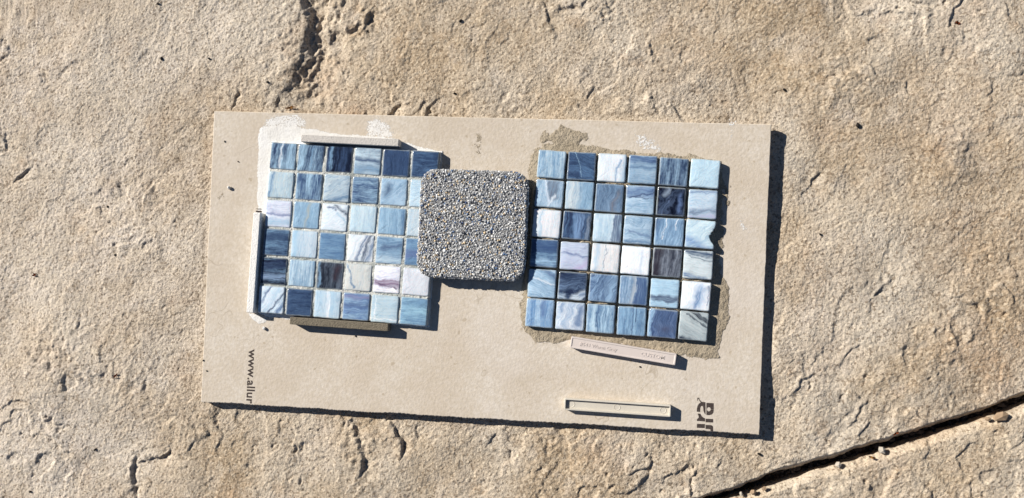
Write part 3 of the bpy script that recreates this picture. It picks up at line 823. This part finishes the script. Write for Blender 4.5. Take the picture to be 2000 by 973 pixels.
def white_fn(X, Y):
    nz = fbm(X, Y, .008, 600, 4); fine = fbm(X, Y, .0018, 610, 3); spk = fbm(X, Y, .0013, 615, 2)
    s = poly_sdf(X, Y, WH_MAIN) + .0014 * nz + .0003 * spk
    top = np.full(X.shape, -1.0)
    for pg in (WH_TOP, WH_TOP2):
        top = np.maximum(top, poly_sdf(X, Y, pg) + .0016 * nz)
    s = np.maximum(s, poly_sdf(X, Y, WH_BL) + .0006 * nz)
    t = np.where(s > 0, .00004 + np.minimum(s * .06, .00016) + .00005 * fine + .00004 * nz, -1)
    t = np.where(t != -1, np.maximum(t, .00003), t)
    lx, ly = local(ML, MLA, X, Y)
    ins = (np.abs(lx) < 3 * PITCH + .0004) & (np.abs(ly) < 3 * PY + .0004)
    cov = np.where(ins, 1.0, np.maximum(np.clip(s / .0022, 0, 1), np.minimum(.42, np.clip((top + .002) / .012, 0, 1)))); t = np.where(((s > -.001) | (top > -.002)) & (t < 0), .00004, t)
    return np.where(ins, BED * .6, t), cov
lo = at(476, 640, BT); hi = at(870, 216, BT)
o = relief('mortar_bed', mos_l, MORTAR_WHITE, (lo.x, lo.y, hi.x, hi.y), white_fn, .0005)
o['label'] = 'smeared white mortar around the tiles'

def grout_fn(X, Y):
    lx, ly = local(ML, MLA, X, Y)
    ins = (np.abs(lx) < 3 * PITCH - .0008) & (np.abs(ly) < 3 * PY - .0008)
    nz = fbm(X, Y, .009, 640, 3); fine = fbm(X, Y, .0025, 650, 2)
    t = BED + TH_T - .0006 + .0006 * nz + .0002 * fine
    return np.where(ins, np.minimum(t, BED + TH_T - .0003), -1)
c0 = at(495, 645, BT); c1 = at(870, 265, BT)
o = relief('grout', mos_l, GROUT, (c0.x, c0.y, c1.x, c1.y), grout_fn)
o['label'] = 'pale grey-white grout between the tiles'

# white mortar traces on the board by the right mosaic: part of the board's own soiling
WHR = [pw([(1240, 262), (1262, 264), (1300, 292), (1290, 298), (1258, 292), (1245, 280)]), pw([(1423, 238), (1436, 240), (1432, 268), (1427, 268)]),
       pw([(1440, 418), (1450, 420), (1462, 456), (1448, 456)]), pw([(1095, 250), (1108, 262), (1124, 282), (1116, 286), (1100, 270)])]
TNB = [pw([(428, 374), (438, 374), (437, 386), (428, 388)]), pw([(930, 262), (941, 264), (940, 278), (931, 276)]), pw([(928, 282), (940, 284), (939, 302), (929, 300)]), pw([(434, 448), (441, 448), (440, 456), (433, 456)])]
for pgs, mt, lam, amp, lab in ((WHR, MORTAR_WHITE, .0013, .0030, 'thin white mortar smear'), (TNB, MORTAR_TAN, .0022, .0022, 'thin tan mortar stain')):
    for pg in pgs:
        def smear_fn(X, Y, pg=pg, lam=lam, amp=amp):
            s_ = np.minimum(poly_sdf(X, Y, pg) * .6, .0012) + amp * .35 * fbm(X, Y, lam, 670, 2) + .001 * fbm(X, Y, .007, 675, 2)
            return np.where(s_ > -.001, .00004 + np.clip(s_ * .06, 0, .00012), -1), np.minimum(np.clip((s_ + .0006) / .005, 0, 1), .5)
        xs = [p[0] for p in pg]; ys = [p[1] for p in pg]
        o = relief('mortar_smear', board, mt, (min(xs) - .003, min(ys) - .003, max(xs) + .003, max(ys) + .003), smear_fn, .0005)
        o['label'] = lab; o['kind'] = 'stuff'

# ================================================================ grout colour sticks
SL_, SW_, SH_ = .0708, .0078, .0050
def box_ring(bm, hx, hy, z, rad, seg=3):
    vs = []
    for cx, cy, a0 in ((1, 1, 0), (-1, 1, 90), (-1, -1, 180), (1, -1, 270)):
        for k in range(seg + 1):
            a = math.radians(a0 + 90 * k / seg)
            vs.append(bm.verts.new((cx * (hx - rad) + rad * math.cos(a), cy * (hy - rad) + rad * math.sin(a), z)))
    return vs
def stick_body(cavity):
    """stick lying flat; cavity depth on top (lettered face: shallow, back: deep)"""
    bm = bmesh.new(); hx, hy = SL_ / 2, SW_ / 2; r = .0006
    wall = .00085 if cavity > .0009 else .0009
    R = [box_ring(bm, hx - .0002, hy - .0002, 0, r), box_ring(bm, hx, hy, .0003, r), box_ring(bm, hx, hy, SH_ - .00025, r), box_ring(bm, hx - .0002, hy - .0002, SH_, r),
         box_ring(bm, hx - wall, hy - wall, SH_, r * .6), box_ring(bm, hx - wall - (.0001 if cavity > .0009 else .0003), hy - wall - (.0001 if cavity > .0009 else .0003), SH_ - cavity, r * .5)]
    n = len(R[0])
    for a, b in zip(R, R[1:]):
        for i in range(n): bm.faces.new((a[i], a[(i + 1) % n], b[(i + 1) % n], b[i]))
    bm.faces.new(R[0][::-1]); bm.faces.new(R[-1])
    return bm
def mat_stick(name, rgb, bump):
    M = MT(name); co = M.coord()
    c = M.mix(M.rng(M.noise(co, 120, 3, .6), .3, .7), K(*[v * .97 for v in rgb]), K(*rgb))
    if bump:
        g = M.noise(co, 950, 3, .7)
        c = M.mix(M.rng(g, .52, .34, 0, .5), c, K(*[v * (.9 if rgb[0] > 180 else .62) for v in rgb]))
        M.bump(g, 1.0, .0005 if rgb[0] > 180 else .0011)
    else:
        M.bump(M.noise(co, 400, 2, .5), .15, .0002)
    return M.done(c, .55 if not bump else .85, .35)

def stick_frame(pa, pb, z):
    """centre and heading from the two end midpoints in the photo, at height z"""
    a = at(*pa, z); b = at(*pb, z); d = b - a
    return (a + b) / 2, math.atan2(d.y, d.x)

def standing_stick(pa, pb, rgb, name, label, base, flip):
    c, ang = stick_frame(pa, pb, base + SW_)
    root = empty('grout_stick', (c.x, c.y, base), ang)
    tag(root, label, 'grout stick')
    o = from_bm('body', stick_body(.0036), mat_stick(name, rgb, True), root)
    o.rotation_euler = (math.radians(90 * flip), 0, 0)
    o.location = (0, SH_ / 2 * flip, SW_ / 2)
    return root
standing_stick((588.3, 269.7), (777.9, 278.8), (212, 206, 198), 'light_grey_stick', 'light grey textured grout colour stick standing along the top edge of a mosaic', BT + .0002, -1)
standing_stick((501.6, 418), (488.0, 608.1), (250, 248, 243), 'white_stick', 'white textured grout colour stick standing against the side of the grouted mosaic', BT + .0002, 1)
standing_stick((566.5, 626.5), (757, 640), (134, 124, 106), 'taupe_stick', 'dark taupe textured grout colour stick standing below the grouted mosaic', BT, 1)

c, ang = stick_frame((1116.2, 668.4), (1318.4, 702.2), BT + SH_)
st = empty('grout_stick', (c.x, c.y, BT + .0003), ang)
tag(st, 'pale warm grey grout stick with raised lettering, lying face up', 'grout stick')
smat = mat_stick('warm_grey_stick', (222, 210, 202), False)
from_bm('body', stick_body(.0003), smat, st)
for txt, x0, ln, hh in (('#543 Warm Gray', -.0292, .0252, .0030), ('CUSTOM', .0122, .0156, .0025)):
    me = fit_text(txt, 'lettering', ln, hh, .0002, .018, 1.05)
    o = mesh_obj('lettering', me, smat, st)
    o.location = (x0, -hh / 2 - (.0004 if txt[0] == '#' else 0), SH_ - .00031)

c, ang = stick_frame((1104.8, 789.6), (1307.2, 803.2), BT + SH_)
st = empty('grout_stick', (c.x, c.y, BT), ang)
tag(st, 'pale grey grout stick lying with its hollow back up near the printed logo', 'grout stick')
smat = mat_stick('pale_grey_stick', (214, 207, 193), False)
from_bm('body', stick_body(.0018), smat, st)
for x in (-.0305, 0, .0305):
    bm = bmesh.new()
    bmesh.ops.create_cone(bm, cap_ends=True, segments=24, radius1=.0021, radius2=.0020, depth=.0003)
    for v in [v for v in bm.verts]: v.co += Vector((x, 0, SH_ - .0018 + .00008))
    top = [f for f in bm.faces if f.normal.z > .9]
    bmesh.ops.inset_region(bm, faces=top, thickness=.0003, depth=-.0002)
    from_bm('pin_mark', bm, smat, st)

# ================================================================ aggregate sample
ZS = BT + .0110
cs = [at(820, 327, ZS), at(1034.5, 335, ZS), at(1024, 551, ZS), at(812, 542, ZS)]
c = sum(cs, Vector()) / 4
ax = ((cs[1] + cs[2]) - (cs[0] + cs[3])) / 2
side = (ax.length + (((cs[0] + cs[1]) - (cs[3] + cs[2])) / 2).length) / 2
THK = .0058
samp = empty('aggregate_sample', (c.x, c.y, BT + .0110 - THK - .0001), math.atan2(ax.y, ax.x))
samp.rotation_euler = (0, math.radians(.7), math.atan2(ax.y, ax.x))
tag(samp, 'grey exposed pebble aggregate sample with rounded corners, bridging the two mosaics', 'pool finish sample')
hs = side / 2 - .0006
bm = bmesh.new()
R = [box_ring(bm, hs - .0008, hs - .0008, 0, .0098, 8), box_ring(bm, hs, hs, .0008, .0105, 8), box_ring(bm, hs, hs, THK - .0016, .0105, 8), box_ring(bm, hs - .0008, hs - .0008, THK - .0006, .0098, 8)]
n = len(R[0])
for a, b in zip(R, R[1:]):
    for i in range(n): bm.faces.new((a[i], a[(i + 1) % n], b[(i + 1) % n], b[i]))
bm.faces.new(R[0][::-1]); bm.faces.new(R[-1])
from_bm('cement_slab', bm, mat_plain('grey_cement', (150, 150, 150), .9, .2, (900, .6, .0005), .2, 300), samp)

def mat_pebble():
    M = MT('pebble_mix'); co = M.coord()
    c = M.attr('Col', 'GEOMETRY', 'Color')
    c = M.mix(M.rng(M.noise(co, 1600, 2, .5), .3, .7, 0, .2), c, (.2, .2, .2))
    return M.done(c, .5, .4)
def pebbles():
    r = np.random.RandomState(5)
    bm = bmesh.new(); bmesh.ops.create_icosphere(bm, subdivisions=1, radius=1.0)
    bv = np.array([v.co[:] for v in bm.verts]); bf = np.array([[v.index for v in f.verts] for f in bm.faces]); bm.free()
    pal = [((198, 198, 196), .32), ((176, 178, 180), .24), ((234, 233, 230), .18), ((130, 133, 138), .10), ((212, 188, 150), .07), ((58, 60, 68), .06), ((92, 122, 162), .045), ((54, 78, 126), .025)]
    pr = np.array([p[1] for p in pal]); pr /= pr.sum()
    V = []; Fc = []; Cc = []; k = 0
    step = .00108; m = int(2 * hs / step) + 1
    spots = []
    for i in range(m):
        for j in range(m):
            x = -hs + (i + .5 * (j % 2)) * step + r.normal(0, .00024); y = -hs + j * step + r.normal(0, .00024)
            qx = max(abs(x) - (hs - .0105), 0); qy = max(abs(y) - (hs - .0105), 0)
            e = .0105 - math.hypot(qx, qy) if (qx > 0 or qy > 0) else .01
            if qx == 0 or qy == 0: e = hs - max(abs(x), abs(y))
            if e < 0: continue
            z = THK - .0006 - .0011 * max(0, 1 - e / .0018) ** 2
            spots.append((x, y, z))
    # a ring of stones on the rounded side
    per = 210
    for row in range(4):
        for i in range(per):
            t = (i + .5 * row) / per * 4; sd = int(t) % 4; f = (t % 1) * 2 - 1
            x, y = [(f, 1), (1, -f), (-f, -1), (-1, f)][sd]
            x *= hs; y *= hs
            qx = abs(x) - (hs - .0105); qy = abs(y) - (hs - .0105)
            if qx > 0 and qy > 0:
                L = math.hypot(qx, qy); x = math.copysign(hs - .0105 + qx / L * .0103, x); y = math.copysign(hs - .0105 + qy / L * .0103, y)
            spots.append((x * .998, y * .998, .0008 + row * .0010 + r.normal(0, .0002)))
    tintf = np.array(spots)
    for (x, y, z) in spots:
        s = np.array([1, r.uniform(.65, 1.0), r.uniform(.55, .9)]) * r.choice([.0004, .00055, .0007, .00085, .0010], p=[.2, .25, .25, .2, .1]) * (1.5 if r.rand() < .012 else 1)
        v = bv * s * (1 + r.uniform(-.14, .14, (len(bv), 1)))
        a, b = r.uniform(0, 6.28), r.normal(0, .5)
        ca, sa, cb, sb = math.cos(a), math.sin(a), math.cos(b), math.sin(b)
        Rz = np.array([[ca, -sa, 0], [sa, ca, 0], [0, 0, 1]]); Rx = np.array([[1, 0, 0], [0, cb, -sb], [0, sb, cb]])
        v = v @ Rx.T @ Rz.T + np.array([x, y, z + r.normal(0, .0002)])
        V.append(v); Fc.append(bf + k); k += len(bv)
        col = np.array(s2l(pal[r.choice(len(pal), p=pr)][0], ALB)) * r.uniform(.85, 1.25)
        Cc.append(np.repeat(np.append(col, 1.0)[None], len(bv), 0))
    me = np_mesh('pebble_face', np.concatenate(V), np.concatenate(Fc))
    ca = me.attributes.new('Col', 'FLOAT_COLOR', 'POINT'); ca.data.foreach_set('color', np.concatenate(Cc).astype(np.float32).ravel())
    o = mesh_obj('pebble_face', me, mat_pebble(), samp)
    o['kind'] = 'stuff'
pebbles()

# ================================================================ small loose things
STONE_PTS = None
def lump(name, px, py, z, size, mat, label, cat, group=None, seed=0, sink=.3, flat=1.0, rz=0.0):
    r = np.random.RandomState(seed)
    bm = bmesh.new(); bmesh.ops.create_icosphere(bm, subdivisions=1 if name == 'pebble' else 2, radius=1.0)
    for v in bm.verts:
        k = 1 + (.5 if name == 'pebble' else .28) * vnoise(np.array([v.co.x * 1.7 + seed * 3.3 + 9]), np.array([v.co.y * 1.7 + v.co.z * 1.3 + 4]), 900 + seed % 5)[0]
        v.co = Vector((v.co.x * size[0] * k, v.co.y * size[1] * k, v.co.z * size[2] * k))
    o = from_bm(name, bm, mat, None)
    p = at(px, py, z)
    o.location = (p.x, p.y, z + size[2] * (1 - sink)); o.rotation_euler = (0, 0, rz)
    tag(o, label, cat, group)
    return o

stone_obj = bpy.data.objects['flagstone']
bpy.context.view_layer.update()
_dg = bpy.context.evaluated_depsgraph_get()
def ground_z(px, py):
    z = 0.0
    for _ in range(2):
        p = at(px, py, z)
        hit, loc, *_r = scene.ray_cast(_dg, Vector((p.x, p.y, .3)), Vector((0, 0, -1)))
        if hit: z = loc.z
    return z

CRUMB = mat_plain('white_crumb', (232, 230, 226), .9, .1, (700, .6, .0004), .06)
LEAF = mat_plain('dry_leaf', (170, 92, 52), .7, .2, (500, .4, .0003), .3, 400)
LEAF2 = mat_plain('tan_leaf', (196, 146, 84), .7, .2, (500, .4, .0003), .2, 400)
SEED = mat_plain('black_seed', (38, 32, 28), .7, .2, None, .2, 400)
PEB = mat_plain('pale_pebble', (204, 194, 178), .8, .2, (500, .5, .0004), .1, 200)
PEB2 = mat_plain('brown_pebble', (176, 150, 122), .8, .2, (500, .5, .0004), .15, 200)
PEBD = mat_plain('grey_gravel', (104, 96, 90), .9, .2, (500, .5, .0004), .3, 200)

lump('mortar_crumb', 448.5, 367, BT, (.0011, .0012, .0013), CRUMB, 'white mortar crumb on bare board beside a small brown stain', 'crumb', None, 3, .15)
lump('mortar_crumb', 516.5, 641.5, BT, (.0010, .0015, .0010), CRUMB, 'white mortar crumb on the board under the corner of the grouted mosaic', 'crumb', None, 5, .15, rz=.5)
for i, (px, py) in enumerate([(439.3, 276.6), (465.5, 316), (404, 724.5), (397.5, 704), (1250, 716.5), (695, 657)]):
    lump('grit', px, py, BT, (.0005, .0007, .0004), SEED, 'tiny dark speck of grit on the bare beige board', 'grit', 'grit specks on the board', 20 + i, .3, rz=i)
for i, (px, py, sx) in enumerate([(1675, 245.5, 2.0), (1532, 176, 1.4), (309, 8, 1.3), (899.5, 41, 1.3), (316, 115, 1.5), (409, 115, 1.2), (888, 183, 1.2), (186, 878, 1.3), (225, 498, 1.0), (1483, 887, 1.5), (60, 960, 1.3), (211, 404, 1.0), (523, 161, 1.1), (1602, 458, 1.1)]):
    lump('seed', px, py, ground_z(px, py), (.0006 * sx, .0009 * sx, .0005 * sx), SEED, {0: 'largest black seed, lying on the flagstone beyond the board corner', 9: 'black seed on the flagstone between the board and the dark joint', 12: 'black seed on the flagstone beside the deep crevice'}.get(i, 'tiny black seed lying in the open on the flagstone'), 'seed', 'black seeds on the flagstone', 40 + i, .25, rz=i * .8)

def leaf(px, py, L, Wd, mat, label, rz, seed, z=None):
    r = np.random.RandomState(seed)
    zz = ground_z(px, py) if z is None else z
    bm = bmesh.new(); top = []; bot = []
    for i in range(9):
        t = i / 8; w = Wd * math.sin(math.pi * (t * .86 + .08)) * r.uniform(.6, 1.1)
        x = (t - .5) * L; zc = .0006 + .0012 * math.sin(t * 5 + seed) ** 2
        top.append([bm.verts.new((x, w, zc + r.uniform(0, .0006))), bm.verts.new((x, 0, zc - .0004)), bm.verts.new((x, -w * r.uniform(.5, 1), zc + r.uniform(0, .0006)))])
    for a, b in zip(top, top[1:]):
        for k in (0, 1): bm.faces.new((a[k], b[k], b[k + 1], a[k + 1]))
    bmesh.ops.solidify(bm, geom=bm.faces[:], thickness=.00025)
    o = from_bm('leaf_fragment', bm, mat)
    p = at(px, py, zz); o.location = (p.x, p.y, zz - .0002); o.rotation_euler = (0, 0, rz)
    tag(o, label, 'leaf')
leaf(568, 211.5, .0075, .0012, LEAF2, 'curled orange-tan leaf fragment lying along the top edge of the board', .15, 1)
leaf(69, 537, .0036, .0014, LEAF, 'red-brown leaf fragment lying alone on the pale part of the flagstone', .5, 2)
leaf(1868.5, 46, .0034, .0014, LEAF, 'rusty red leaf fragment lying alone on the tan part of the flagstone', -.4, 3)
leaf(1749, 846, .0042, .0010, LEAF, 'red leaf shred caught on the rim of the dark joint', .5, 4)
leaf(1702, 893, .0050, .0010, LEAF2, 'orange leaf shred lying on the neighbouring slab beside the joint', -.2, 5)
leaf(227, 734, .0045, .0009, LEAF, 'brown leaf shred resting in a shallow hollow of the flagstone', .9, 6)

# pebbles wedged in the joint
for px, py, sz, mt, lb, rz in [
    (1953, 812, (.0058, .0030, .0018), PEB2, 'flat tan stone chip lying on the edge of the neighbouring slab', .25),
    (1721, 878, (.0026, .0022, .0022), PEB, 'white angular pebble wedged high in the dark joint', .3),
    (1635, 906, (.0018, .0017, .0022), PEB, 'small white pebble wedged in the joint with a lit top', 0),
    (1928, 818, (.0020, .0012, .0012), PEB2, 'small brown pebble at the rim of the joint beside the flat chip', .4),
    (1471, 961, (.0026, .0016, .0014), PEB2, 'pinkish brown pebble at the lower rim of the joint', .3),
    (1447, 964, (.0013, .0018, .0016), PEB, 'narrow pale pebble standing in the joint beside a pinkish one', .2),
    (1491, 953, (.0018, .0015, .0013), PEB2, 'rough reddish crumb of stone wedged in the joint', .8)]:
    z = ground_z(px, py)
    z = max(z, -.0052) if mt is not None else z
    lump('pebble', px, py, z - .0004, sz, mt, lb, 'pebble', 'pebbles at the joint', int(px), .35, rz=rz)

def gravel():
    r = np.random.RandomState(9)
    bm = bmesh.new(); bmesh.ops.create_icosphere(bm, subdivisions=1, radius=1.0)
    bv = np.array([v.co[:] for v in bm.verts]); bf = np.array([[v.index for v in f.verts] for f in bm.faces]); bm.free()
    V = []; Fc = []; k = 0
    for i in range(900):
        x = r.uniform(-.1, .45); t = r.uniform(0, 1)
        y = float(edge_y(edge_b, np.array([x]))[0]) * (1 - t) + float(edge_y(edge_a, np.array([x]))[0]) * t
        s = r.uniform(.0006, .0021) * np.array([1, r.uniform(.6, 1), r.uniform(.5, .9)])
        a = r.uniform(0, 6.28); ca, sa = math.cos(a), math.sin(a)
        v = (bv * s * (1 + r.uniform(-.2, .2, (len(bv), 1)))) @ np.array([[ca, sa, 0], [-sa, ca, 0], [0, 0, 1]]) + np.array([x, y, -.0150 + r.uniform(-.001, .0030)])
        V.append(v); Fc.append(bf + k); k += len(bv)
    o = mesh_obj('joint_gravel', np_mesh('joint_gravel', np.concatenate(V), np.concatenate(Fc), False), PEBD)
    tag(o, 'dark gravel filling the bottom of the joint between the flagstones', 'gravel', None, 'stuff')
gravel()
